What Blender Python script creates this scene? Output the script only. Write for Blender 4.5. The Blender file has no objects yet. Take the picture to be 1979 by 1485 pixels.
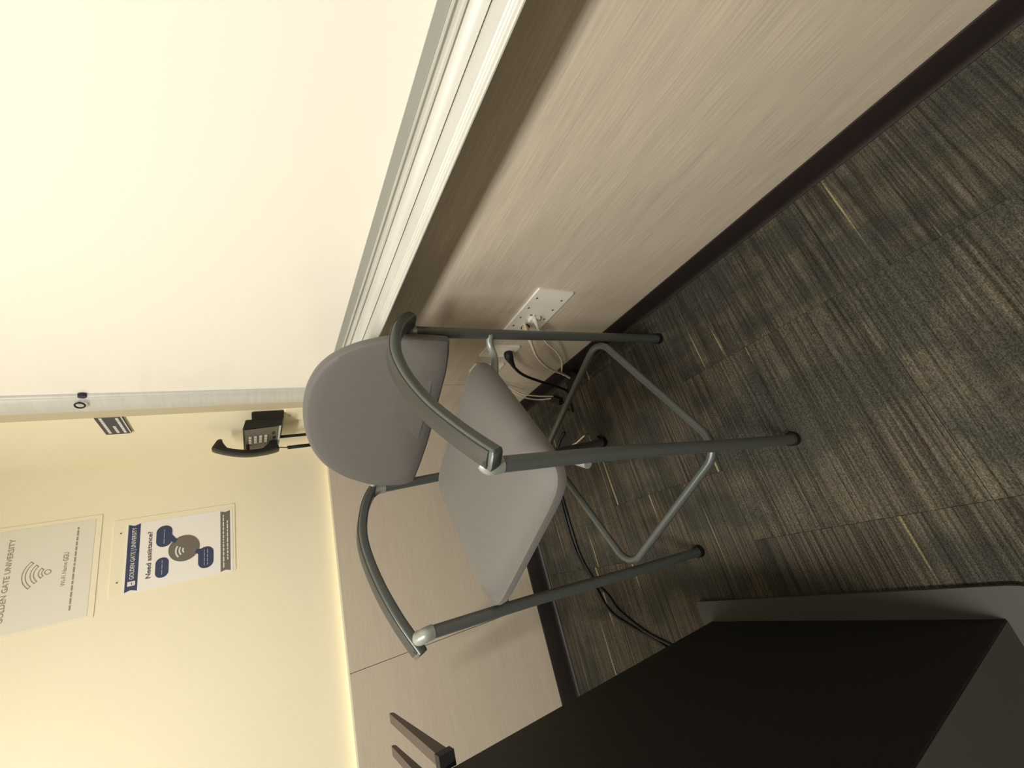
import bpy, bmesh, math, random
from mathutils import Vector, Matrix
random.seed(4)
S = bpy.context.scene
COL = S.collection

# ------------------------------------------------------------ camera
def make_camera():
    yaw, pitch, roll = 0.440848722, 0.566438941, -0.0307919835
    f = Vector((math.sin(yaw)*math.cos(pitch), math.cos(yaw)*math.cos(pitch), -math.sin(pitch)))
    r = Vector((math.cos(yaw), -math.sin(yaw), 0)); u = r.cross(f)
    r2 = math.cos(roll)*r + math.sin(roll)*u
    u2 = -math.sin(roll)*r + math.cos(roll)*u
    # the photograph was taken with the phone turned on its side: picture right = world down
    cx, cy, cz = -u2, r2, -f
    cam = bpy.data.cameras.new('camera'); o = bpy.data.objects.new('camera', cam); COL.objects.link(o)
    M = Matrix(((cx.x, cy.x, cz.x), (cx.y, cy.y, cz.y), (cx.z, cy.z, cz.z))).to_4x4()
    M.translation = (-0.635993, -1.872438, 1.2)
    o.matrix_world = M
    cam.sensor_width = 36; cam.sensor_fit = 'HORIZONTAL'; cam.lens = 806.887/1979*36
    cam.clip_start = 0.02
    S.camera = o
make_camera()

# ------------------------------------------------------------ light and exposure
S.view_settings.view_transform = 'Standard'; S.view_settings.look = 'None'
S.view_settings.gamma = 1; S.view_settings.use_curve_mapping = False
S.view_settings.exposure = 0.24
w = bpy.data.worlds.new('world'); S.world = w; w.use_nodes = True
w.node_tree.nodes['Background'].inputs[0].default_value = (1, .9, .75, 1)
w.node_tree.nodes['Background'].inputs[1].default_value = 0.05
LIGHT_COL = (1, .955, .87)
def area(loc, sx, sy, power):
    l = bpy.data.lights.new('ceiling_lamp_light', 'AREA'); l.shape = 'RECTANGLE'; l.size = sx; l.size_y = sy
    l.energy = power; l.color = LIGHT_COL
    o = bpy.data.objects.new('ceiling_lamp_light', l); COL.objects.link(o); o.location = loc
    return o
LAMPS = [(-1.28, -2.15, 44), (-1.28, -0.85, 15)]
for x, y, pw in LAMPS: area((x, y, 2.52), .22, 1.0, pw)

# ------------------------------------------------------------ materials
def srgb(c):
    return tuple(((v/255)/12.92 if v/255 <= .04045 else ((v/255+.055)/1.055)**2.4) for v in c) + (1,)
MATS = {}
def mat(name, c, rough=.6, metal=0, spec=.5, coat=0, noise=None, bump=None, sheen=0):
    if name in MATS: return MATS[name]
    m = bpy.data.materials.new(name); m.use_nodes = True; n = m.node_tree.nodes; L = m.node_tree.links
    b = n['Principled BSDF']; b.inputs['Roughness'].default_value = rough; b.inputs['Metallic'].default_value = metal
    b.inputs['Specular IOR Level'].default_value = spec
    b.inputs['Coat Weight'].default_value = coat
    b.inputs['Sheen Weight'].default_value = sheen
    b.inputs['Base Color'].default_value = srgb(c)
    if noise:   # (scale, amount, (sx,sy,sz))
        tc = n.new('ShaderNodeTexCoord'); mp = n.new('ShaderNodeMapping'); mp.inputs['Scale'].default_value = noise[2]
        nz = n.new('ShaderNodeTexNoise'); nz.inputs['Scale'].default_value = noise[0]; nz.inputs['Detail'].default_value = 4
        rp = n.new('ShaderNodeValToRGB')
        a = noise[1]
        rp.color_ramp.elements[0].position = .3; rp.color_ramp.elements[1].position = .7
        rp.color_ramp.elements[0].color = tuple(v*(1-a) for v in srgb(c)[:3]) + (1,)
        rp.color_ramp.elements[1].color = tuple(min(1, v*(1+a)) for v in srgb(c)[:3]) + (1,)
        L.new(tc.outputs['Object'], mp.inputs[0]); L.new(mp.outputs[0], nz.inputs[0])
        L.new(nz.outputs[0], rp.inputs[0]); L.new(rp.outputs[0], b.inputs['Base Color'])
    if bump:    # (scale, strength, distance, (sx,sy,sz))
        tc = n.new('ShaderNodeTexCoord'); mp = n.new('ShaderNodeMapping'); mp.inputs['Scale'].default_value = bump[3]
        nz = n.new('ShaderNodeTexNoise'); nz.inputs['Scale'].default_value = bump[0]; nz.inputs['Detail'].default_value = 3
        bp = n.new('ShaderNodeBump'); bp.inputs['Strength'].default_value = bump[1]; bp.inputs['Distance'].default_value = bump[2]
        L.new(tc.outputs['Object'], mp.inputs[0]); L.new(mp.outputs[0], nz.inputs[0])
        L.new(nz.outputs[0], bp.inputs['Height']); L.new(bp.outputs[0], b.inputs['Normal'])
    MATS[name] = m; return m

M_CREAM = mat('cream_paint', (241, 232, 203), .7, bump=(180, .15, .001, (1, 1, 1)))
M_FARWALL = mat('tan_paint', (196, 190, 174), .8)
M_CEIL = mat('ceiling_white', (235, 232, 222), .9)
M_BOARD = mat('whiteboard_enamel', (247, 243, 233), .22, coat=.3)
M_ALU = mat('satin_aluminium', (206, 205, 199), .45, .2, noise=(8, .05, (1, 1, 12)))
M_RAILSHADE = mat('rail_shade_grey', (160, 160, 152), .5)
M_BASE = mat('dark_brown_rubber', (36, 28, 27), .5)
M_FABRIC = mat('grey_vinyl', (102, 99, 95), .62, bump=(420, .35, .0006, (1, 1, 1)), sheen=.15)
M_METAL = mat('grey_metallic_paint', (96, 101, 98), .36, .4, noise=(260, .08, (1, 1, 1)))
M_METAL_L = mat('bright_grey_casting', (160, 164, 158), .38, .4)
M_PAD = mat('dark_grey_arm_pad', (60, 58, 54), .5)
M_BLK = mat('black_rubber', (14, 13, 13), .6)
M_PHONE = mat('black_phone_plastic', (28, 27, 25), .4)
M_PHONEG = mat('grey_phone_face', (98, 92, 82), .45)
M_KEY = mat('pale_keys', (200, 196, 186), .5)
M_PLATE = mat('white_plate', (238, 234, 226), .4)
M_SCREW = mat('screw_metal', (150, 145, 138), .35, .8)
M_WCABLE = mat('white_cable', (226, 216, 196), .5)
M_BEIGE = mat('beige_connector', (205, 190, 155), .5)
M_BCABLE = mat('black_cable', (18, 17, 16), .5)
M_DARK = mat('dark_laminate', (10, 8, 7), .6, noise=(14, .25, (1, 1, 9)))
M_DBROWN = mat('dark_brown_arm', (72, 61, 57), .5)
M_FRONTG = mat('grey_lectern_front', (64, 63, 60), .6)
M_PAPER = mat('paper', (240, 236, 230), .6)
M_PAPER2 = mat('grey_white_paper', (228, 224, 208), .6)
M_HOLD = mat('clear_holder', (242, 233, 205), .3, spec=.6)
M_NAVY = mat('navy_print', (52, 62, 92), .55)
M_TAUPE = mat('taupe_print', (112, 104, 92), .55)
M_INK = mat('dark_ink', (84, 80, 80), .6)
M_INKG = mat('grey_ink', (152, 146, 126), .6)
M_SIGN = mat('slate_sign', (58, 58, 66), .5)
M_WHT = mat('white_print', (222, 220, 216), .6)
M_PALEB = mat('pale_blue_print', (150, 156, 172), .6)
M_BLUE = mat('navy_magnet', (26, 24, 62), .4)

def panel_mat(name, c, axis, amp=.11):
    """laminate with long horizontal linear grain; axis = world axis the grain runs along"""
    m = bpy.data.materials.new(name); m.use_nodes = True; n = m.node_tree.nodes; L = m.node_tree.links
    b = n['Principled BSDF']; b.inputs['Roughness'].default_value = .42
    g = n.new('ShaderNodeNewGeometry')
    def layer(sc, stretch, lo, hi, a):
        mp = n.new('ShaderNodeMapping')
        v = [sc, sc, sc]; v[axis] = sc*stretch; mp.inputs['Scale'].default_value = v
        nz = n.new('ShaderNodeTexNoise'); nz.inputs['Scale'].default_value = 1; nz.inputs['Detail'].default_value = 4
        L.new(g.outputs['Position'], mp.inputs[0]); L.new(mp.outputs[0], nz.inputs[0])
        r = n.new('ShaderNodeMapRange'); r.inputs[1].default_value = lo; r.inputs[2].default_value = hi
        r.inputs[3].default_value = 1-a; r.inputs[4].default_value = 1+a
        L.new(nz.outputs[0], r.inputs[0]); return r.outputs[0]
    a = layer(260, .035, .3, .7, amp); c2 = layer(26, .05, .3, .7, amp*.55)
    mu = n.new('ShaderNodeMath'); mu.operation = 'MULTIPLY'; L.new(a, mu.inputs[0]); L.new(c2, mu.inputs[1])
    vm = n.new('ShaderNodeVectorMath'); vm.operation = 'SCALE'; vm.inputs[0].default_value = srgb(c)[:3]
    L.new(mu.outputs[0], vm.inputs['Scale']); L.new(vm.outputs[0], b.inputs['Base Color'])
    bp = n.new('ShaderNodeBump'); bp.inputs['Strength'].default_value = .15; bp.inputs['Distance'].default_value = .0008
    L.new(a, bp.inputs['Height']); L.new(bp.outputs[0], b.inputs['Normal'])
    return m
M_PANR = panel_mat('taupe_laminate_right', (203, 192, 175), 1)
M_PANB = panel_mat('taupe_laminate_back', (199, 187, 170), 0, .055)

def carpet_mat():
    m = bpy.data.materials.new('striped_carpet'); m.use_nodes = True; n = m.node_tree.nodes; L = m.node_tree.links
    b = n['Principled BSDF']; b.inputs['Roughness'].default_value = .95; b.inputs['Specular IOR Level'].default_value = .1
    tc = n.new('ShaderNodeTexCoord'); oi = n.new('ShaderNodeObjectInfo')
    off = n.new('ShaderNodeCombineXYZ')
    k = n.new('ShaderNodeMath'); k.operation = 'MULTIPLY'; k.inputs[1].default_value = 37.0; L.new(oi.outputs['Random'], k.inputs[0])
    L.new(k.outputs[0], off.inputs[1]); L.new(k.outputs[0], off.inputs[2])
    ad = n.new('ShaderNodeVectorMath'); ad.operation = 'ADD'; L.new(tc.outputs['Object'], ad.inputs[0]); L.new(off.outputs[0], ad.inputs[1])
    P = ad.outputs[0]
    def nz(scale, detail=2, rough=.5):
        mp = n.new('ShaderNodeMapping'); mp.inputs['Scale'].default_value = scale; L.new(P, mp.inputs[0])
        t = n.new('ShaderNodeTexNoise'); t.inputs['Scale'].default_value = 1; t.inputs['Detail'].default_value = detail
        t.inputs['Roughness'].default_value = rough; L.new(mp.outputs[0], t.inputs[0]); return t.outputs[0]
    def rng(v, a, b_, c, d):
        r = n.new('ShaderNodeMapRange'); L.new(v, r.inputs[0])
        for i, x in enumerate((a, b_, c, d)): r.inputs[i+1].default_value = x
        return r.outputs[0]
    def mth(op, a, b_):
        q = n.new('ShaderNodeMath'); q.operation = op
        for i, x in enumerate((a, b_)):
            if isinstance(x, (int, float)): q.inputs[i].default_value = x
            else: L.new(x, q.inputs[i])
        return q.outputs[0]
    def mix(fac, a, b_):
        q = n.new('ShaderNodeMix'); q.data_type = 'RGBA'
        if isinstance(fac, float): q.inputs[0].default_value = fac
        else: L.new(fac, q.inputs[0])
        for i, x in ((6, a), (7, b_)):
            if isinstance(x, tuple): q.inputs[i].default_value = x
            else: L.new(x, q.inputs[i])
        return q.outputs[2]
    patch = rng(nz((7, 4.5, 1), 3), .44, .56, 0, 1)                      # greenish blocks versus taupe striped blocks
    fine = rng(nz((2.5, 210, 1), 3, .65), .34, .66, 0, 1)              # thin yarn lines along x
    mid = rng(nz((1.6, 46, 1), 2), .36, .66, 0, 1)
    loops = rng(nz((330, 420, 1), 2), .3, .7, .5, 1.5)               # single loops
    base = mix(fine, srgb((54, 50, 43)), srgb((101, 94, 81)))
    green = mix(fine, srgb((51, 50, 45)), srgb((78, 77, 69)))
    c = mix(patch, base, green)
    c = mix(mth('MULTIPLY', rng(mid, 0, .35, 1, 0), .4), c, srgb((50, 46, 40)))
    pale = mth('MULTIPLY', rng(nz((1.0, 52, 7), 1), .71, .74, 0, 1), .7)   # pale ochre threads
    c = mix(pale, c, srgb((176, 164, 122)))
    dk = mth('MULTIPLY', rng(nz((.8, 60, 3), 1), .69, .73, 0, 1), .5)
    c = mix(dk, c, srgb((28, 27, 24)))
    vm = n.new('ShaderNodeVectorMath'); vm.operation = 'SCALE'; L.new(c, vm.inputs[0]); L.new(loops, vm.inputs['Scale'])
    L.new(vm.outputs[0], b.inputs['Base Color'])
    bp = n.new('ShaderNodeBump'); bp.inputs['Strength'].default_value = .6; bp.inputs['Distance'].default_value = .002
    L.new(loops, bp.inputs['Height']); L.new(bp.outputs[0], b.inputs['Normal'])
    return m
M_CARPET = carpet_mat()

# ------------------------------------------------------------ mesh helpers
def bm_new(): return bmesh.new()
def finish(name, bm, m, parent=None, smooth=False, bevel=0, seg=2):
    if bevel:
        bmesh.ops.bevel(bm, geom=[e for e in bm.edges if len(e.link_faces) == 2 and e.calc_face_angle() > .5],
                        offset=bevel, segments=seg, profile=.5, affect='EDGES', clamp_overlap=True)
    bmesh.ops.recalc_face_normals(bm, faces=bm.faces)
    me = bpy.data.meshes.new(name); bm.to_mesh(me); bm.free(); me.materials.append(m)
    if smooth:
        for p in me.polygons: p.use_smooth = True
        me.set_sharp_from_angle(angle=math.radians(40))
    o = bpy.data.objects.new(name, me); COL.objects.link(o)
    if parent: o.parent = parent
    return o
def box(bm, x0, x1, y0, y1, z0, z1):
    v = [bm.verts.new((x, y, z)) for x in (x0, x1) for y in (y0, y1) for z in (z0, z1)]
    for f in ((0,1,3,2),(4,6,7,5),(0,4,5,1),(2,3,7,6),(0,2,6,4),(1,5,7,3)): bm.faces.new([v[i] for i in f])
def boxo(name, b, m, parent=None, bevel=0):
    bm = bm_new(); box(bm, *b); return finish(name, bm, m, parent, bool(bevel), bevel)
def smooth_path(pts, n=8):
    P = [Vector(p) for p in pts]; out = []
    for i in range(len(P)-1):
        a = P[i-1] if i else P[i]*2-P[i+1]; b, c = P[i], P[i+1]; d = P[i+2] if i+2 < len(P) else P[i+1]*2-P[i]
        for k in range(n):
            t = k/n
            out.append(.5*((2*b)+(c-a)*t+(2*a-5*b+4*c-d)*t*t+(3*b-a-3*c+d)*t**3))
    out.append(P[-1]); return out
def tube(bm, pts, r, seg=12, closed=False, caps=True):
    P = [Vector(p) for p in pts]; n = len(P)
    rr = r if isinstance(r, (list, tuple)) else [r]*n
    t0 = (P[1]-P[0]).normalized(); up = Vector((0, 0, 1)) if abs(t0.z) < .9 else Vector((1, 0, 0))
    side = t0.cross(up).normalized(); rings = []
    for i in range(n):
        if closed: t = (P[(i+1) % n]-P[i-1]).normalized()
        else: t = (P[min(i+1, n-1)]-P[max(i-1, 0)]).normalized()
        side = (side-t*side.dot(t)).normalized(); b = t.cross(side)
        rings.append([bm.verts.new(P[i]+rr[i]*(math.cos(a)*side+math.sin(a)*b)) for a in [2*math.pi*k/seg for k in range(seg)]])
    for i in range(n if closed else n-1):
        A, B = rings[i], rings[(i+1) % n]
        if closed and i == n-1:   # align seam
            sh = min(range(seg), key=lambda s: sum((A[k].co-B[(k+s) % seg].co).length for k in range(seg)))
        else: sh = 0
        for k in range(seg):
            bm.faces.new((A[k], A[(k+1) % seg], B[(k+1+sh) % seg], B[(k+sh) % seg]))
    if caps and not closed: bm.faces.new(rings[0][::-1]); bm.faces.new(rings[-1])
def tubeo(name, pts, r, m, parent=None, seg=12, n=8, smoothed=True, closed=False):
    bm = bm_new(); tube(bm, smooth_path(pts, n) if smoothed else pts, r, seg, closed); return finish(name, bm, m, parent, True)
def prism(bm, poly, fn, d0, d1):
    """poly 2-D outline extruded between depths d0 and d1, fn(u,v,d) -> 3-D"""
    A = [bm.verts.new(fn(u, v, d0)) for u, v in poly]; B = [bm.verts.new(fn(u, v, d1)) for u, v in poly]
    n = len(poly); bm.faces.new(A); bm.faces.new(B[::-1])
    for i in range(n): bm.faces.new((A[i], B[i], B[(i+1) % n], A[(i+1) % n]))
def rrect(x0, x1, y0, y1, r, k=5):
    out = []
    for cx, cy, a0 in ((x1-r, y1-r, 0), (x0+r, y1-r, 90), (x0+r, y0+r, 180), (x1-r, y0+r, 270)):
        for i in range(k+1):
            a = math.radians(a0+90*i/k); out.append((cx+r*math.cos(a), cy+r*math.sin(a)))
    return out
def empty(name, loc=(0, 0, 0), rz=0):
    o = bpy.data.objects.new(name, None); COL.objects.link(o); o.location = loc; o.rotation_euler = (0, 0, rz); o.empty_display_size = .05
    return o
def tag(o, label, cat, group=None):
    o['label'] = label; o['category'] = cat
    if group: o['group'] = group
    return o
def struct(o): o['kind'] = 'structure'; return o
def lettering(name, txt, size, mtx, m, parent, width=None, align='CENTER', bold=0):
    c = bpy.data.curves.new(name, 'FONT'); c.body = txt; c.size = size; c.align_x = align; c.align_y = 'CENTER'; c.extrude = .0003; c.offset = bold
    c.resolution_u = 3
    t = bpy.data.objects.new(name, c); COL.objects.link(t); bpy.context.view_layer.update()
    me = bpy.data.meshes.new_from_object(t.evaluated_get(bpy.context.evaluated_depsgraph_get()))
    bpy.data.objects.remove(t)
    if width:
        xs = [v.co.x for v in me.vertices]; k = width/(max(xs)-min(xs))
        for v in me.vertices: v.co.x *= k
    me.transform(mtx); me.materials.clear(); me.materials.append(m)
    o = bpy.data.objects.new(name, me); COL.objects.link(o); o.parent = parent; return o

# ------------------------------------------------------------ room shell
YB = .03                   # painted back wall stands 3 cm behind the wainscot face
RX0, RY0, RZ = -3.3, -4.3, 2.6
struct(boxo('wall_back', (RX0-.1, .1, YB, YB+.1, 0, RZ), M_CREAM))
struct(boxo('wall_right', (0.004, .1, RY0-.1, YB, 0, RZ), M_CREAM))
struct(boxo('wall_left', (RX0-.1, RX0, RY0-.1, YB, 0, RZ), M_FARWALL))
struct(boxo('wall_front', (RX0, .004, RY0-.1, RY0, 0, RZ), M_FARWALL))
struct(boxo('ceiling', (RX0-.1, .1, RY0-.1, YB+.1, RZ, RZ+.1), M_CEIL))
ZL = .921
floor = struct(boxo('floor', (RX0-.1, .1, RY0-.1, YB+.1, -.1, -.006), M_BLK))
tile_bm = bm_new(); box(tile_bm, -.2497, .2497, -.2497, .2497, -.006, 0)
bmesh.ops.bevel(tile_bm, geom=[e for e in tile_bm.edges if min(v.co.z for v in e.verts) > -.001], offset=.0005, segments=1, affect='EDGES')
tile_me = bpy.data.meshes.new('carpet_tile'); tile_bm.to_mesh(tile_me); tile_bm.free(); tile_me.materials.append(M_CARPET)
first = True
for j in range(-1, 9):
    yc = -.35-.5*j+.0
    shift = .216 if j >= 2 else (-.08 if j == 1 else .216)
    for i in range(0, 8):
        x1 = .216-.5*i if j != 1 else .42-.5*i
        xa, xb = max(x1-.5, RX0), min(x1, .003); ya, yb = max(yc-.25, RY0), min(yc+.25, YB)
        if xb-xa < .02 or yb-ya < .02: continue
        o = bpy.data.objects.new('carpet_tile', tile_me); COL.objects.link(o); o.parent = floor
        o.location = ((xa+xb)/2, (ya+yb)/2, 0); o.scale = ((xb-xa)/.5, (yb-ya)/.5, 1)
# wainscot panels: right wall (face x=0) and back wall (face y=0)
wr = bpy.data.objects['wall_right']; wb = bpy.data.objects['wall_back']
def panel(b, m, parent): return boxo('wainscot_panel', b, m, parent, .0008)
for y0, y1 in ((-.533, 0.0), (-2.6, -.535), (-4.29, -2.602)): panel((0, .0035, y0, y1, .04, ZL), M_PANR, wr)
for x0, x1 in ((-.880, 0), (-2.1, -.882), (-3.29, -2.102)): panel((x0, x1, 0, YB-.001, .04, ZL-.006), M_PANB, wb)
# painted ledge cap over the back wainscot
struct(boxo('trim_1', (RX0, 0.003, .0, YB, ZL-.006, ZL), M_CREAM, None, .001))
# coved rubber baseboards
def cove(name, fn, a, b):
    poly = [(0, 0), (.016, 0), (.016, .003), (.011, .0075), (.008, .014), (.0065, .024), (.006, .09), (.004, .0945), (0, .0945)]
    bm = bm_new(); prism(bm, poly, fn, a, b); return struct(finish(name, bm, M_BASE, None, True))
cove('baseboard_right', lambda u, v, d: (-u, d, v), RY0, 0)
cove('baseboard_back', lambda u, v, d: (d, -u, v), RX0, 0)
# tile-corner smudges are left to the carpet material

# ------------------------------------------------------------ ceiling lamps
for i, (x, y, pw) in enumerate(LAMPS):
    t = empty('ceiling_lamp', (x, y, 2.6))
    tag(t, ['rectangular recessed ceiling lamp near the middle of the room', 'rectangular recessed ceiling lamp beside the back wall'][i], 'ceiling lamp', 'lamps in the ceiling')
    bm = bm_new()
    for b in ((-.13, .13, -.53, -.5), (-.13, .13, .5, .53), (-.13, -.11, -.5, .5), (.11, .13, -.5, .5)): box(bm, *b, -.03, 0)
    finish('frame', bm, M_CEIL, t)
    dm = bpy.data.materials.get('lamp_diffuser')
    if not dm:
        dm = bpy.data.materials.new('lamp_diffuser'); dm.use_nodes = True; p = dm.node_tree.nodes['Principled BSDF']
        p.inputs['Emission Color'].default_value = LIGHT_COL+(1,); p.inputs['Emission Strength'].default_value = 2.5
    boxo('diffuser', (-.11, .11, -.5, .5, -.02, -.005), dm, t)

# ------------------------------------------------------------ whiteboard on the right wall
wbd = empty('whiteboard', (0, -2.0, .9))
tag(wbd, 'large glossy white writing board with aluminium frame and tray on right wall', 'whiteboard')
OY, OZ = 2.0, -.9
YF = -.50                 # far end of the frame
YN = -4.0
def wb_box(name, x0, x1, y0, y1, z0, z1, m, bev=0): 
    return boxo(name, (x0, x1, y0+OY, y1+OY, z0+OZ, z1+OZ), m, wbd, bev)
wb_box('writing_surface', -.018, .003, YN, -.572, .99, 2.3, M_BOARD)
# end stile of the frame: rounded face with a hollow next to the surface
poly = [(0.003, -.488), (-.020, -.488), (-.026, -.491), (-.028, -.500), (-.027, -.530), (-.023, -.545), (-.017, -.555), (-.010, -.559), (-.002, -.561), (-.002, -.571), (-.026, -.575), (-.026, -.581), (-.021, -.584), (0.003, -.584)]
bm = bm_new(); prism(bm, poly, lambda u, v, d: (u, v+OY, d+OZ), .96, 2.32); finish('frame_stile', bm, M_ALU, wbd, True)
# bottom rail: shaded band, bead, and cove running into the tray
poly = [(.003, .995), (-.0185, .995), (-.0185, .9785), (-.0245, .9785), (-.0245, .976), (-.0205, .9755), (-.0205, .966), (-.0265, .9655), (-.0265, .963), (-.023, .962),
        (-.026, .952), (-.034, .945), (-.040, .942), (.003, .942)]
bm = bm_new(); prism(bm, poly, lambda u, v, d: (u, d+OY, v+OZ), YN, -.572); finish('bottom_rail', bm, M_ALU, wbd, True)
wb_box('stile_shade_strip', -.005, .003, -.50, -.397, .94, 2.34, mat('stile_shade_tan', (196, 186, 158), .7))  # added flat strip, tan in place of the stile's shadow on the wall
wb_box('rail_shade_strip', -.0195, -.0180, YN, -.584, .979, .9945, M_RAILSHADE)  # shade of the rail recess, put in as a grey strip
poly = [(.003, .9405), (-.052, .9395), (-.056, .9375), (-.072, .936), (-.074, .938), (-.076, .936), (-.081, .936), (-.083, .938), (-.085, .936), (-.090, .936), (-.092, .938), (-.094, .9365),
        (-.099, .937), (-.103, .938), (-.1055, .9365), (-.1055, .9345), (-.101, .932), (-.03, .926), (.003, .915)]
bm = bm_new(); prism(bm, poly, lambda u, v, d: (u, d+OY, v+OZ), YN, -.545); finish('marker_tray', bm, M_ALU, wbd, True)

def disc(bm, c, r0, r1, x0, x1, k=20, r_in=0):
    """frustum along x on the right wall, ring when r_in"""
    def ring(r, x): return [bm.verts.new((x, c[0]+r*math.cos(2*math.pi*i/k), c[1]+r*math.sin(2*math.pi*i/k))) for i in range(k)]
    A, B = ring(r0, x0), ring(r1, x1)
    for i in range(k): bm.faces.new((A[i], A[(i+1) % k], B[(i+1) % k], B[i]))
    bm.faces.new(A[::-1]); bm.faces.new(B)
t = empty('magnet', (-.028, -.543, 1.552)); t.rotation_euler = (0, 0, .35)
tag(t, 'small black ring on the aluminium end frame of the whiteboard', 'magnet')
bm = bm_new(); pts = [(-.004, .0092*math.cos(a), .0092*math.sin(a)) for a in [2*math.pi*i/20 for i in range(20)]]
tube(bm, pts, .0020, 8, True); finish('ring', bm, M_BLK, t, True)
t = empty('magnet', (-.019, -.582, 1.54))
tag(t, 'small round navy magnet at the edge groove of the whiteboard, beside the black ring', 'magnet')
bm = bm_new(); disc(bm, (0, 0), .009, .008, 0, -.008); finish('cap', bm, M_BLUE, t, True)

# ------------------------------------------------------------ wall plates
def wall_plate(label, y0, y1, z0, z1, screws):
    t = empty('wall_plate', (0, (y0+y1)/2, z0)); oy = (y0+y1)/2
    tag(t, label, 'wall plate')
    bm = bm_new(); prism(bm, rrect(y0-oy, y1-oy, 0, z1-z0, .003, 2), lambda u, v, d: (d, u, v), 0, -.006)
    finish('plate', bm, M_PLATE, t, False, .0015, 1)
    for sy, sz in screws:
        bm = bm_new(); disc(bm, (sy-oy, sz-z0), .0035, .003, -.0055, -.0075, 10); finish('screw', bm, M_SCREW, t, True)
    return t, oy
sc = [(y, z) for y in (-1.106, -1.058, -1.009, -.964) for z in (.495, .406)]
p1, oy = wall_plate('wide white four-gang wall plate with eight screws and two cables plugged in', -1.144, -.929, .385, .511, sc)
def xcyl(name, y, z, r0, r1, x0, x1, m, parent, k=16):
    bm = bm_new(); disc(bm, (y, z), r0, r1, x0, x1, k); return finish(name, bm, m, parent, True)
boxo('socket', (-.016, -.005, -1.024-oy, -.998-oy, .432-.385, .462-.385), M_PLATE, p1, .002)
bm = bm_new(); disc(bm, (-.961-oy, .449-.385), .015, .014, -.005, -.012, 6); finish('black_nut', bm, M_BLK, p1)
bm = bm_new(); disc(bm, (-1.045-oy+.02, .466-.385), .004, .003, -.005, -.009, 8); finish('small_screw', bm, M_SCREW, p1)
p2, oy2 = wall_plate('white single-gang wall plate behind the back leg of the stool with black plug', -.836, -.765, .393, .522, [(-.80, .503)])
p3, oy3 = wall_plate('white single-gang wall plate, the farther one, half hidden by the stool seat', -.709, -.645, .390, .508, [(-.677, .495), (-.677, .402)])
boxo('outlet_face', (-.0085, -.005, -.815-oy2, -.785-oy2, .02, .10), M_PLATE, p2, .001)
boxo('outlet_face', (-.0085, -.005, -.692-oy3, -.662-oy3, .02, .10), M_PLATE, p3, .001)

# ------------------------------------------------------------ cables
def cable(name, label, pts, r, m, n=8, cat='cable', plug=None, group=None):
    o = tubeo(name, pts, r, m, None, 10, n); tag(o, label, cat, group); return o
c1 = cable('coaxial_cable', 'thick white cable hanging from the wide wall plate, the one nearer the stool seat',
      [(-.006, -.975, .460), (-.030, -.973, .457), (-.042, -.917, .409), (-.042, -.824, .323), (-.035, -.727, .201), (-.028, -.662, .08), (-.034, -.64, .035)], .0048, M_WCABLE)
bm = bm_new(); tube(bm, smooth_path([(-.008, -.963, .452), (-.030, -.966, .452), (-.050, -.945, .432)], 3), [.010, .011, .011, .0105, .0105, .0085, .007], 12); finish('connector', bm, M_BEIGE, c1, True)
c2 = cable('network_cable', 'thin white cable looping from the wide wall plate to the floor',
      [(-.008, -1.02, .456), (-.020, -1.011, .443), (-.028, -.959, .394), (-.028, -.901, .329), (-.022, -.844, .249), (-.018, -.759, .158), (-.024, -.664, .091), (-.03, -.65, .05)], .0034, M_WCABLE)
bm = bm_new(); tube(bm, smooth_path([(-.008, -1.022, .458), (-.018, -1.013, .446), (-.025, -.985, .42)], 3), [.007, .007, .007, .006, .006, .005, .004], 8); finish('connector', bm, M_PLATE, c2, True)
c3 = cable('power_lead', 'black power cord curving from the small wall plate to the floor',
      [(-.010, -.803, .427), (-.025, -.800, .426), (-.040, -.759, .39), (-.050, -.707, .318), (-.055, -.655, .205), (-.058, -.611, .097), (-.066, -.572, .012), (-.10, -.562, .007), (-.16, -.555, .006)], .0055, M_BCABLE)
bm = bm_new(); tube(bm, smooth_path([(-.008, -.803, .427), (-.026, -.798, .425), (-.042, -.755, .385)], 4), [.014, .0155, .016, .016, .0155, .013, .010, .008, .006], 12); finish('plug', bm, M_BLK, c3, True)
cable('thin_cable', 'upper of two thin cream cables emerging behind the stool seat',
      [(-.006, -.563, .336), (-.020, -.518, .253), (-.030, -.481, .182), (-.038, -.470, .093), (-.046, -.478, .018)], .0030, M_WCABLE)
cable('thin_cable', 'lower of two thin cream cables emerging behind the stool seat',
      [(-.006, -.533, .321), (-.020, -.491, .238), (-.035, -.451, .152), (-.043, -.440, .068), (-.052, -.468, .012)], .0030, M_WCABLE)
ad = empty('power_adapter', (-.066, -.478, 0)); tag(ad, 'small black adapter on the carpet at the ends of the thin cream cables', 'adapter')
ad.rotation_euler = (0, 0, -2.2)
boxo('adapter_body', (-.02, .04, -.014, .014, 0, .022), M_BLK, ad, .005)
tubeo('cord', [(.03, 0, .01), (.06, -.005, .006), (.09, -.03, .005)], .0035, M_BCABLE, ad)
ad = empty('power_adapter', (-.042, -.64, 0)); tag(ad, 'black adapter on the carpet under the ends of the white wall cables', 'adapter')
ad.rotation_euler = (0, 0, 2.2)
boxo('adapter_body', (-.035, .035, -.02, .02, 0, .03), M_BLK, ad, .006)
tubeo('cord', [(.03, 0, .02), (.055, -.01, .015), (.075, -.035, .006)], .0045, M_BCABLE, ad)
FL = [(-.22, -.47), (-.26, -.39), (-.31, -.345), (-.38, -.325), (-.447, -.308), (-.609, -.304), (-.72, -.318), (-.828, -.354), (-.90, -.41), (-.948, -.451), (-1.01, -.545), (-1.064, -.66), (-1.12, -.76)]
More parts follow.
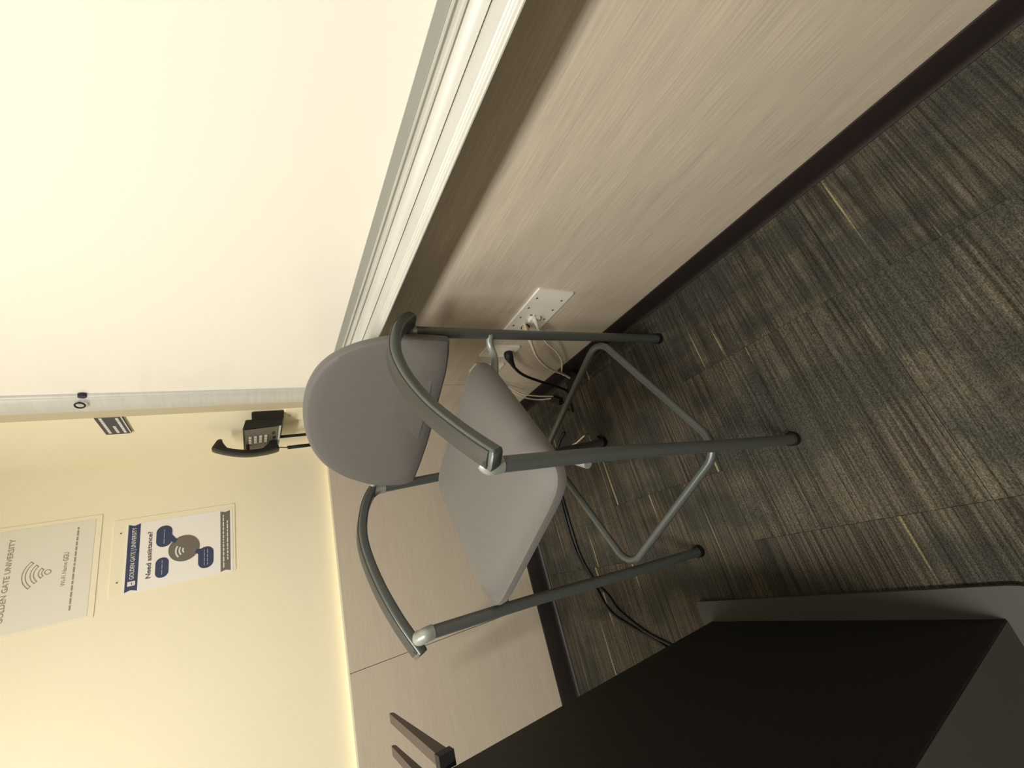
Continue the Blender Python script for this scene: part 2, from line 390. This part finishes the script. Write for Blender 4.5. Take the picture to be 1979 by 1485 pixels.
for k in range(2):
    o_ = .018*k
    pts = [(x-o_*.3+.008*math.sin(i*1.7+k*2), y+o_*(1 if i < 8 else 2.2)+.006*math.cos(i*2.1+k), .006) for i, (x, y) in enumerate(FL)]
    cable('floor_cord', ['black cord lying on the carpet below the back baseboard, stool side of the pair', 'black cord lying on the carpet, the one of the pair nearer the back baseboard'][k], pts, .0055, M_BCABLE)
cable('loose_wire', 'short cream wire end sticking up from the carpet beneath the stool', [(-.285, -.49, .006), (-.288, -.52, .010), (-.285, -.565, .018), (-.282, -.60, .024)], .003, M_WCABLE)
t = empty('cord_switch', (-.325, -.645, 0)); tag(t, 'small black inline piece on the carpet beneath the stool', 'switch'); t.rotation_euler = (0, 0, 1.9)
boxo('switch_body', (-.02, .02, -.012, .012, 0, .018), M_BLK, t, .004)
tubeo('cord', [(.018, 0, .008), (.05, .004, .005), (.09, -.008, .005), (.13, .012, .005)], .003, M_BCABLE, t)

# ------------------------------------------------------------ bar stool with arms
ST = empty('bar_stool', (-.45, -.9985, 0), math.atan2(-.883, .469))
tag(ST, 'counter-height grey upholstered stool with curved arms and a foot ring', 'stool')
LEGS = {'fr': ((.237, -.251), (.256, -.205, .888)), 'fl': ((-.237, -.256), (-.228, -.212, .898)), 'br': ((.236, .259), (.230, .246, .880)), 'bl': ((-.236, .252), (-.260, .217, .888))}
for k, (b, tp) in LEGS.items():
    P = [Vector((b[0], b[1], .018)), Vector((b[0]+(tp[0]-b[0])*.35, b[1]+(tp[1]-b[1])*.3, .3)), Vector((b[0]+(tp[0]-b[0])*.75, b[1]+(tp[1]-b[1])*.75, .62)), Vector(tp)]
    leg = tubeo('leg', P, .0132, M_METAL, ST, 20)
    bm = bm_new(); tube(bm, [(b[0], b[1], 0), (b[0], b[1], .004), (b[0], b[1], .020), (b[0], b[1], .024)], [.0165, .0185, .0175, .0135], 20); finish('rubber_foot', bm, M_BLK, leg, True)
    # cast elbow at the top
    s = 1 if k[1] == 'r' else -1
    z = tp[2]; ax = .262*s
    if k[0] == 'f': pts = [(tp[0], tp[1], z-.014), (tp[0], tp[1]-.001, z+.002), (tp[0]*.7+ax*.3, tp[1]+.001, z+.008), (ax*.6+tp[0]*.4, tp[1]+.006, z+.011)]
    else: pts = [(tp[0], tp[1], z-.012), (tp[0], tp[1], z+.004), (tp[0]*.5+ax*.5, tp[1]-.004, z+.016), (ax, tp[1]-.010, z+.026)]
    tubeo('arm_socket', pts, .0148, M_METAL_L, leg, 16, 5)
# foot ring: rounded square tube welded inside the legs
rp = []
for cx, cy, a0 in ((.232-.055, .245-.055, 0), (-.232+.055, .245-.055, 90), (-.232+.055, -.232+.055, 180), (.232-.055, -.232+.055, 270)):
    for i in range(9):
        a = math.radians(a0+90*i/8); rp.append((cx+.055*math.cos(a), cy+.055*math.sin(a), .300))
tubeo('foot_ring', rp, .0102, M_METAL, ST, 14, 1, False, True)
for sx in (-1, 1):
    tubeo('seat_bracket', [(sx*.236, .243, .675), (sx*.206, .236, .668), (sx*.186, .205, .664), (sx*.17, .14, .690), (sx*.165, .09, .712)], .0095, M_METAL_L, ST, 14, 5)
    tubeo('seat_bracket', [(sx*.243, -.222, .700), (sx*.222, -.190, .702), (sx*.20, -.165, .708), (sx*.175, -.14, .717)], .0095, M_METAL_L, ST, 14, 5)
# seat
def seat():
    bm = bm_new(); N = 64; 
    def outline(a, grow):
        # superellipse-ish rounded trapezoid
        c, s_ = math.cos(a), math.sin(a); e = 2/8.5
        x = abs(c)**e*(1 if c > 0 else -1); y = abs(s_)**e*(1 if s_ > 0 else -1)
        hw = .225-.009*(y*.5+.5)
        return x*(hw+grow)+.008*(y*.5+.5), -.031+y*(.198+grow)
    prof = [(-.04, .716), (-.010, .719), (-.002, .724), (.0, .734), (-.002, .744), (-.009, .754), (-.020, .762), (-.036, .767), (-.06, .770), (-.11, .7715), (-.17, .7715)]
    rings = []
    for g, z in prof:
        ring = []
        for i in range(N):
            a = 2*math.pi*i/N; x, y = outline(a, g)
            zz = z - (.013*max(0, (-y-.09)/.14)**2 if z > .752 else 0) - (.004*math.exp(-((x*x+(y+.03)**2)/.02)) if z > .76 else 0)
            ring.append(bm.verts.new((x, y, zz)))
        rings.append(ring)
    for A, B in zip(rings, rings[1:]):
        for i in range(N): bm.faces.new((A[i], A[(i+1) % N], B[(i+1) % N], B[i]))
    bm.faces.new(rings[0][::-1]); bm.faces.new(rings[-1])
    return finish('seat', bm, M_FABRIC, ST, True)
seat()
bm = bm_new(); prism(bm, rrect(-.17, .17, -.20, .13, .03), lambda u, v, d: (u, v, d), .706, .720); finish('seat_pan', bm, M_BLK, ST)
# backrest
def backrest():
    bm = bm_new()
    HL = [(0, .758), (.10, .763), (.17, .777), (.222, .794), (.234, .799), (.238, .806), (.2405, .835), (.239, .88), (.232, .92), (.215, .965), (.196, 1.0), (.165, 1.037), (.125, 1.064), (.08, 1.080), (.04, 1.087), (0, 1.0895)]
    right = smooth_path([(x, 0, z) for x, z in HL], 5)
    out = [(p.x, p.z) for p in right] + [(-p.x, p.z) for p in right[-2:0:-1]]
    cz = .91; n = len(out)
    def surf(x, z): return .238-.045*(x/.24)**2+.09*(z-.78)+.020*(max(0, .85-z)/.09)**2
    T = .024
    layers = [(.93, T*.98), (.985, T*.95), (1.0, T*.75), (1.0, T*.30), (.994, .002), (.98, -.002), (.94, -.0045), (.80, -.006), (.5, -.0075), (.22, -.008)]
    rings = []
    for k, d in layers:
        rings.append([bm.verts.new((x*k, surf(x*k, cz+(z-cz)*k)+d, cz+(z-cz)*k)) for x, z in out])
    for A, B in zip(rings, rings[1:]):
        for i in range(n): bm.faces.new((A[i], A[(i+1) % n], B[(i+1) % n], B[i]))
    bm.faces.new(rings[0][::-1]); bm.faces.new(rings[-1])
    return finish('backrest', bm, M_FABRIC, ST, True)
backrest()
for s in (1, -1):
    tubeo('back_bracket', [(s*.258, .222, .912), (s*.245, .222, .908), (s*.215, .222, .903)], .008, M_METAL_L, ST, 12, 4)
# arms
def sweep(name, path, prof, m, parent):
    """prof (u sideways, v up) swept along path lying in a plane x=const(y)"""
    bm = bm_new(); P = smooth_path(path, 6); rings = []
    for i, p in enumerate(P):
        t = (P[min(i+1, len(P)-1)]-P[max(i-1, 0)]).normalized(); side = Vector((1, 0, 0)); side = (side-t*side.dot(t)).normalized(); up = side.cross(t)
        k = 1.0
        e = min(i, len(P)-1-i)
        if e == 0: k = .72
        elif e == 1: k = .9
        rings.append([bm.verts.new(p+side*u*k+up*v) for u, v in prof])
    n = len(prof)
    for A, B in zip(rings, rings[1:]):
        for i in range(n): bm.faces.new((A[i], A[(i+1) % n], B[(i+1) % n], B[i]))
    bm.faces.new(rings[0][::-1]); bm.faces.new(rings[-1])
    return finish(name, bm, m, parent, True)
for s in (1, -1):
    X = .265*s
    path = [(X+.024*s, -.226, .902), (X+.022*s, -.216, .906), (X+.018*s, -.190, .917), (X+.012*s, -.145, .934), (X+.004*s, -.08, .953), (X, -.01, .965), (X, .05, .968), (X, .10, .962), (X, .16, .943), (X, .20, .922), (X, .228, .900), (X, .240, .886)]
    arm = sweep('arm', path, rrect(-.0190, .0190, -.012, .009, .005, 3), M_METAL, ST)
    path2 = [(p[0], p[1], p[2]) for p in path]
    path2[0] = (X+.023*s, -.220, .905); path2[-1] = (X, .236, .8895)
    sweep('arm_pad', path2, [(u, v) for u, v in rrect(-.0155, .0155, .007, .0115, .0025, 2)], M_PAD, arm)

# ------------------------------------------------------------ telephone on the right wall
ph = empty('telephone', (0, -.25, 1.08)); tag(ph, 'black wall telephone with grey keypad face hung beside the whiteboard end', 'telephone')
def phx(x, y, z): return (x, y+.25, z-1.08)
bm = bm_new()
A = [phx(-.022, -.365, 1.098), phx(-.026, -.365, 1.205), phx(-.026, -.14, 1.205), phx(-.022, -.14, 1.098)]
boxo('wall_bracket', (-.026, 0, -.367+.25, -.17+.25, 1.095-1.08, 1.188-1.08), M_PHONE, ph, .004)
B = [phx(-.050, -.363, 1.103), phx(-.056, -.363, 1.214), phx(-.056, -.135, 1.214), phx(-.050, -.135, 1.103)]
va = [bm.verts.new(a) for a in A]; vb = [bm.verts.new(a) for a in B]
bm.faces.new(va); bm.faces.new(vb[::-1])
for i in range(4): bm.faces.new((va[i], vb[i], vb[(i+1) % 4], va[(i+1) % 4]))
finish('body', bm, M_PHONE, ph, True, .004)
bm = bm_new()
q = [phx(-.051, -.357, 1.112), phx(-.0575, -.357, 1.209), phx(-.0575, -.142, 1.209), phx(-.051, -.142, 1.112)]
v1 = [bm.verts.new(a) for a in q]; v2 = [bm.verts.new((a[0]-.0015, a[1], a[2])) for a in q]
bm.faces.new(v1); bm.faces.new(v2[::-1])
for i in range(4): bm.faces.new((v1[i], v2[i], v2[(i+1) % 4], v1[(i+1) % 4]))
face = finish('face_plate', bm, M_PHONEG, ph)
for r in range(4):
    for c in range(3):
        z = 1.194-r*.0155; y = -.285+c*.026; x = -.053-.0065*(z-1.112)/.097
        boxo('key', (x-.0025, x, y-.008+.25, y+.008+.25, z-.004-1.08, z+.004-1.08), M_KEY, face)
for y, z in ((-.30, 1.125), (-.255, 1.122), (-.21, 1.122)):
    boxo('button', (-.0545, -.052, y-.012+.25, y+.012+.25, z-.004-1.08, z+.004-1.08), M_PHONE, face)
boxo('label_strip', (-.0535, -.049, -.357+.25, -.150+.25, 1.104-1.08, 1.110-1.08), M_KEY, ph)
# handset: curved grip with two heads
hb = bm_new(); HP = smooth_path([(-.056, 0, 1.300), (-.066, 0, 1.282), (-.078, 0, 1.250), (-.087, 0, 1.210), (-.088, 0, 1.170), (-.084, 0, 1.135), (-.077, 0, 1.108)], 5)
rings = []; n_ = len(HP)
for i, p in enumerate(HP):
    t = (HP[min(i+1, n_-1)]-HP[max(i-1, 0)]).normalized(); side = Vector((0, 1, 0)); up = side.cross(t)
    f = i/(n_-1); head = max(0, 1-abs(f-.07)/.2)+max(0, 1-abs(f-.93)/.2)
    w_ = .021+.004*min(1, head); inn = .009+.022*min(1, head*1.2)
    prof = [(-w_, -.006), (-w_*.7, -.010), (w_*.7, -.010), (w_, -.006), (w_*.95, inn*.8), (w_*.7, inn), (-w_*.7, inn), (-w_*.95, inn*.8)]
    sgn = 1 if up.x > 0 else -1
    rings.append([hb.verts.new(Vector(phx(p.x, -.205, p.z))+side*u+up*v*sgn) for u, v in prof])
for A_, B_ in zip(rings, rings[1:]):
    for i in range(8): hb.faces.new((A_[i], A_[(i+1) % 8], B_[(i+1) % 8], B_[i]))
hb.faces.new(rings[0][::-1]); hb.faces.new(rings[-1])
finish('handset', hb, M_PHONE, ph, True, .002)
boxo('hook', (-.075, -.05, -.215+.25, -.19+.25, 1.196-1.08, 1.206-1.08), M_PHONE, ph, .002)
tubeo('line_cord', [phx(-.038, -.21, 1.104), phx(-.037, -.21, 1.05), phx(-.036, -.21, 1.0), phx(-.034, -.21, .93)], .0055, M_BCABLE, ph)
tubeo('handset_cord', [phx(-.076, -.205, 1.11), phx(-.078, -.205, 1.09), phx(-.08, -.205, 1.075)], .0018, M_BCABLE, ph)
coil = []
for i in range(301):
    f = i/300; a = f*2*math.pi*30
    coil.append(phx(-.08+.004*f+.0052*math.cos(a), -.205+.0052*math.sin(a), 1.077-.15*f))
tubeo('coiled_cord', coil, .0024, M_BCABLE, ph, 6, 1, False)
mp = empty('mounting_plate', (0, -.33, 1.03)); tag(mp, 'ivory mounting plate with one screw just below the wall telephone', 'wall plate')
bm = bm_new(); prism(bm, rrect(-.04, .04, 0, .063, .004, 2), lambda u, v, d: (d, u, v), .004, -.005); finish('plate', bm, M_CREAM, mp, False, .0015, 1)
bm = bm_new(); disc(bm, (0, .045), .003, .0025, -.0045, -.007, 10); finish('screw', bm, M_SCREW, mp, True)

# ------------------------------------------------------------ printed papers and sign
def bk(u, v, d): return (u, YB-d, v)       # back wall: u = world x, v = world z, d = height off the wall
def flat(name, poly, d0, d1, m, parent, off):
    bm = bm_new(); prism(bm, poly, lambda u, v, d: (u-off[0], -d, v-off[1]), d0, d1); return finish(name, bm, m, parent)
def rect(a, b, c, d): return [(a, c), (b, c), (b, d), (a, d)]
RB = Matrix.Rotation(math.radians(90), 4, 'X')
def txt(name, s, cx, cz, size, width, d, m, parent, off, bold=0):
    return lettering(name, s, size, Matrix.Translation((cx-off[0], -d, cz-off[1])) @ RB, m, parent, width, 'CENTER', bold)
def dashes(parent, off, u0, u1, v, h, d, m, rnd, name='small_print'):
    bm = bm_new(); u = u0
    while u < u1:
        w_ = min(rnd.uniform(.006, .018), u1-u)
        if w_ < .002: break
        prism(bm, rect(u-off[0], u+w_-off[0], v-h/2-off[1], v+h/2-off[1]), lambda a, b, dd: (a, -dd, b), d, d+.0003); u += w_+.003
    finish(name, bm, m, parent)
def arc_poly(cx, cz, r0, r1, a0, a1, k=14):
    A = [(cx+r1*math.cos(math.radians(a0+(a1-a0)*i/k)), cz+r1*math.sin(math.radians(a0+(a1-a0)*i/k))) for i in range(k+1)]
    B = [(cx+r0*math.cos(math.radians(a1-(a1-a0)*i/k)), cz+r0*math.sin(math.radians(a1-(a1-a0)*i/k))) for i in range(k+1)]
    return A+B
rnd = random.Random(2)
# assistance poster in a clear holder
off = (-.332, 1.40)
po = empty('poster', (off[0], YB, off[1])); tag(po, 'portrait poster reading Need assistance? with navy bubbles around a taupe circle', 'poster')
flat('holder', rrect(-.443, -.203, 1.249, 1.585, .004, 3), 0, .002, M_HOLD, po, off)
flat('paper', rect(-.4405, -.2215, 1.257, 1.552), .002, .0028, M_PAPER, po, off)
D = .0029
flat('header_band', [(-.4375, 1.5475), (-.2235, 1.5475), (-.229, 1.532), (-.2235, 1.5165), (-.4375, 1.5165), (-.432, 1.532)], D, D+.0004, M_NAVY, po, off)
flat('logo', rect(-.420, -.406, 1.522, 1.541), D+.0004, D+.0008, M_WHT, po, off)
flat('logo_bar', rect(-.4165, -.4095, 1.5295, 1.5315), D+.0008, D+.0011, M_NAVY, po, off)
txt('lettering', 'GOLDEN GATE | UNIVERSITY', -.318, 1.531, .016, .165, D+.0006, M_WHT, po, off, .0001)
txt('lettering', 'Need assistance?', -.333, 1.490, .0175, .150, D+.0004, M_INK, po, off, .0003)
for cx, cz, hw, hh, tail, nl in ((-.280, 1.4525, .0355, .0215, (-.290, 1.424, -.302, 1.430), 1), (-.382, 1.4555, .0320, .0175, None, 1), (-.377, 1.336, .0360, .0220, (-.366, 1.362, -.376, 1.358), 2)):
    bub = flat('speech_bubble', rrect(cx-hw, cx+hw, cz-hh, cz+hh, hh*.95, 8), D, D+.0004, M_NAVY, po, off)
    if tail: flat('bubble_tail', [(-.298, 1.437), (-.272, 1.436), (-.300, 1.416), (-.310, 1.424)] if cz > 1.4 else [(-.367, 1.352), (-.345, 1.350), (-.343, 1.363), (-.354, 1.367)], D, D+.0007, M_NAVY, po, off)
    for k in range(nl): dashes(po, off, cx-hw*.72, cx+hw*.72, cz+(k-(nl-1)/2)*-.009, .0022, D+.0005, M_PALEB, rnd)
flat('circle', [(-.332+.0435*math.cos(a), 1.397+.0435*math.sin(a)) for a in [2*math.pi*i/36 for i in range(36)]], D, D+.0005, M_TAUPE, po, off)
for r in (.013, .0225, .032): flat('wifi_arc', arc_poly(-.338, 1.388, r-.0022, r+.0022, 60, 130), D+.0005, D+.0009, M_WHT, po, off)
flat('footer_band', [(-.4375, 1.2935), (-.2255, 1.2935), (-.230, 1.279), (-.2255, 1.2645), (-.4375, 1.2645), (-.433, 1.279)], D, D+.0004, M_TAUPE, po, off)
dashes(po, off, -.425, -.24, 1.2845, .0035, D+.0005, M_WHT, rnd); dashes(po, off, -.40, -.262, 1.2725, .0035, D+.0005, M_WHT, rnd)
for u, v in ((-.247, 1.566), (-.401, 1.567)):
    flat('pin', [(u+.0022*math.cos(a), v+.0022*math.sin(a)) for a in [2*math.pi*i/8 for i in range(8)]], .002, .004, M_INK, po, off)
# wifi notice
off = (-.325, 1.73)
po = empty('poster', (off[0], YB, off[1])); tag(po, 'landscape pale paper notice with outlined wireless symbol, top left of the picture', 'poster')
flat('sleeve', rrect(-.488, -.174, 1.615, 1.85, .003, 2), 0, .002, M_HOLD, po, off)
flat('paper', rect(-.480, -.186, 1.630, 1.842), .002, .0028, M_PAPER2, po, off)
txt('lettering', 'GOLDEN GATE UNIVERSITY', -.330, 1.812, .017, .235, D+.0002, M_INKG, po, off, .0002)
for r0, r1 in ((.012, .021), (.029, .038), (.046, .055)):
    flat('wifi_arc', arc_poly(-.3275, 1.7275, r1-.002, r1, 45, 135), D, D+.0004, M_INKG, po, off)
    flat('wifi_arc', arc_poly(-.3275, 1.7275, r0, r0+.002, 45, 135), D, D+.0004, M_INKG, po, off)
    for a in (45, 135):
        flat('wifi_arc_end', arc_poly(-.3275, 1.7275, r0, r1, a-(2.2*.03/r1), a+(2.2*.03/r1), 2), D, D+.0004, M_INKG, po, off)
flat('wifi_dot', arc_poly(-.3275, 1.7275, .0055, .0078, 0, 359.9, 24), D, D+.0004, M_INKG, po, off)
txt('lettering', 'Wi-Fi Name', -.343, 1.691, .0145, .070, D+.0002, M_INKG, po, off)
txt('bold_lettering', 'GGU', -.2915, 1.6905, .0165, .026, D+.0002, M_INKG, po, off, .0003)
dashes(po, off, -.452, -.205, 1.670, .0042, D, M_INKG, rnd)
# slate sign on the right wall
sg = empty('wall_sign', (0, -.326, 1.533)); tag(sg, 'small dark slate sign with three lines of pale print beside the whiteboard', 'sign')
bm = bm_new(); prism(bm, rect(-.068, .068, -.029, .029), lambda u, v, d: (d, u, v), .004, -.003); finish('panel', bm, M_SIGN, sg)
for v, u0, u1 in ((.0175, -.062, .058), (-.0005, -.062+.064, .058), (-.0165, -.058, .058)):
    bm = bm_new(); u = u0
    while u < u1-.003:
        w_ = min(rnd.uniform(.006, .016), u1-u); prism(bm, rect(u, u+w_, v-.0032, v+.0032), lambda a, b, d: (d, a, b), -.003, -.0035); u += w_+.0025
    finish('small_print', bm, M_WHT, sg)
bm = bm_new(); prism(bm, rect(-.068, .068, -.029, -.0265), lambda u, v, d: (d, u, v), -.003, -.0033); finish('border_line', bm, M_WHT, sg)

# ------------------------------------------------------------ black equipment lectern at the left edge
LE = empty('lectern', (-1.25, -1.19, 0)); tag(LE, 'tall black cabinet-like lectern on a grey base with rounded corners', 'lectern')
def lb(n_, b, m, bev=0): return boxo(n_, (b[0]+1.25, b[1]+1.25, b[2]+1.19, b[3]+1.19, b[4], b[5]), m, LE, bev)
bm = bm_new(); pl = []
x0, x1, y0, y1 = -1.58, -.928, -1.64, -.835
for cx, cy, a0, r in ((x1, y1, 0, .012), (x0, y1, 90, .012), (x0, y0, 180, .09), (x1, y0, 270, .09)):
    sx = -1 if cx == x1 else 1; sy = -1 if cy == y1 else 1
    for i in range(9):
        a = math.radians(a0+90*i/8); pl.append((cx+sx*r+r*math.cos(a)+1.25, cy+sy*r+r*math.sin(a)+1.19))
prism(bm, pl, lambda u, v, d: (u, v, d), .012, .022); finish('base_plate', bm, M_FRONTG, LE, True, .002)
for x, y in ((-1.5, -.9), (-1.0, -.9), (-1.5, -1.5), (-1.0, -1.5)):
    bm = bm_new(); tube(bm, [(x+1.25, y+1.19, 0), (x+1.25, y+1.19, .013)], .02, 12); finish('foot', bm, M_BLK, LE)
lb('side_panel', (-1.0, -.984, -1.521, -.868, .022, .90), M_DARK, .001)
lb('side_panel', (-1.516, -1.50, -1.521, -.868, .022, .90), M_DARK, .001)
lb('back_panel', (-1.50, -1.0, -.884, -.868, .022, .90), M_DARK)
lb('front_panel', (-1.513, -.987, -1.522, -1.506, .022, .90), M_FRONTG, .001)
lb('top', (-1.52, -.98, -1.525, -.863, .900, .918), M_DARK, .003)
for x, e in ((-.968, -.465), (-1.046, -.44)):
    bm = bm_new(); prism(bm, [(-.87, .884), (e-.01, .893), (e, .897), (e, .903), (-.87, .908)], lambda u, v, d: (d+1.25+(u+.87)*.035, u+1.19, v-.005), x-.011, x+.011)
    o = finish('support_arm', bm, M_DBROWN, LE, False, .001, 1)
    boxo('hinge', (x+1.25-.013, x+1.25+.013, -.874+1.19, -.848+1.19, .874, .906), M_BLK, o)
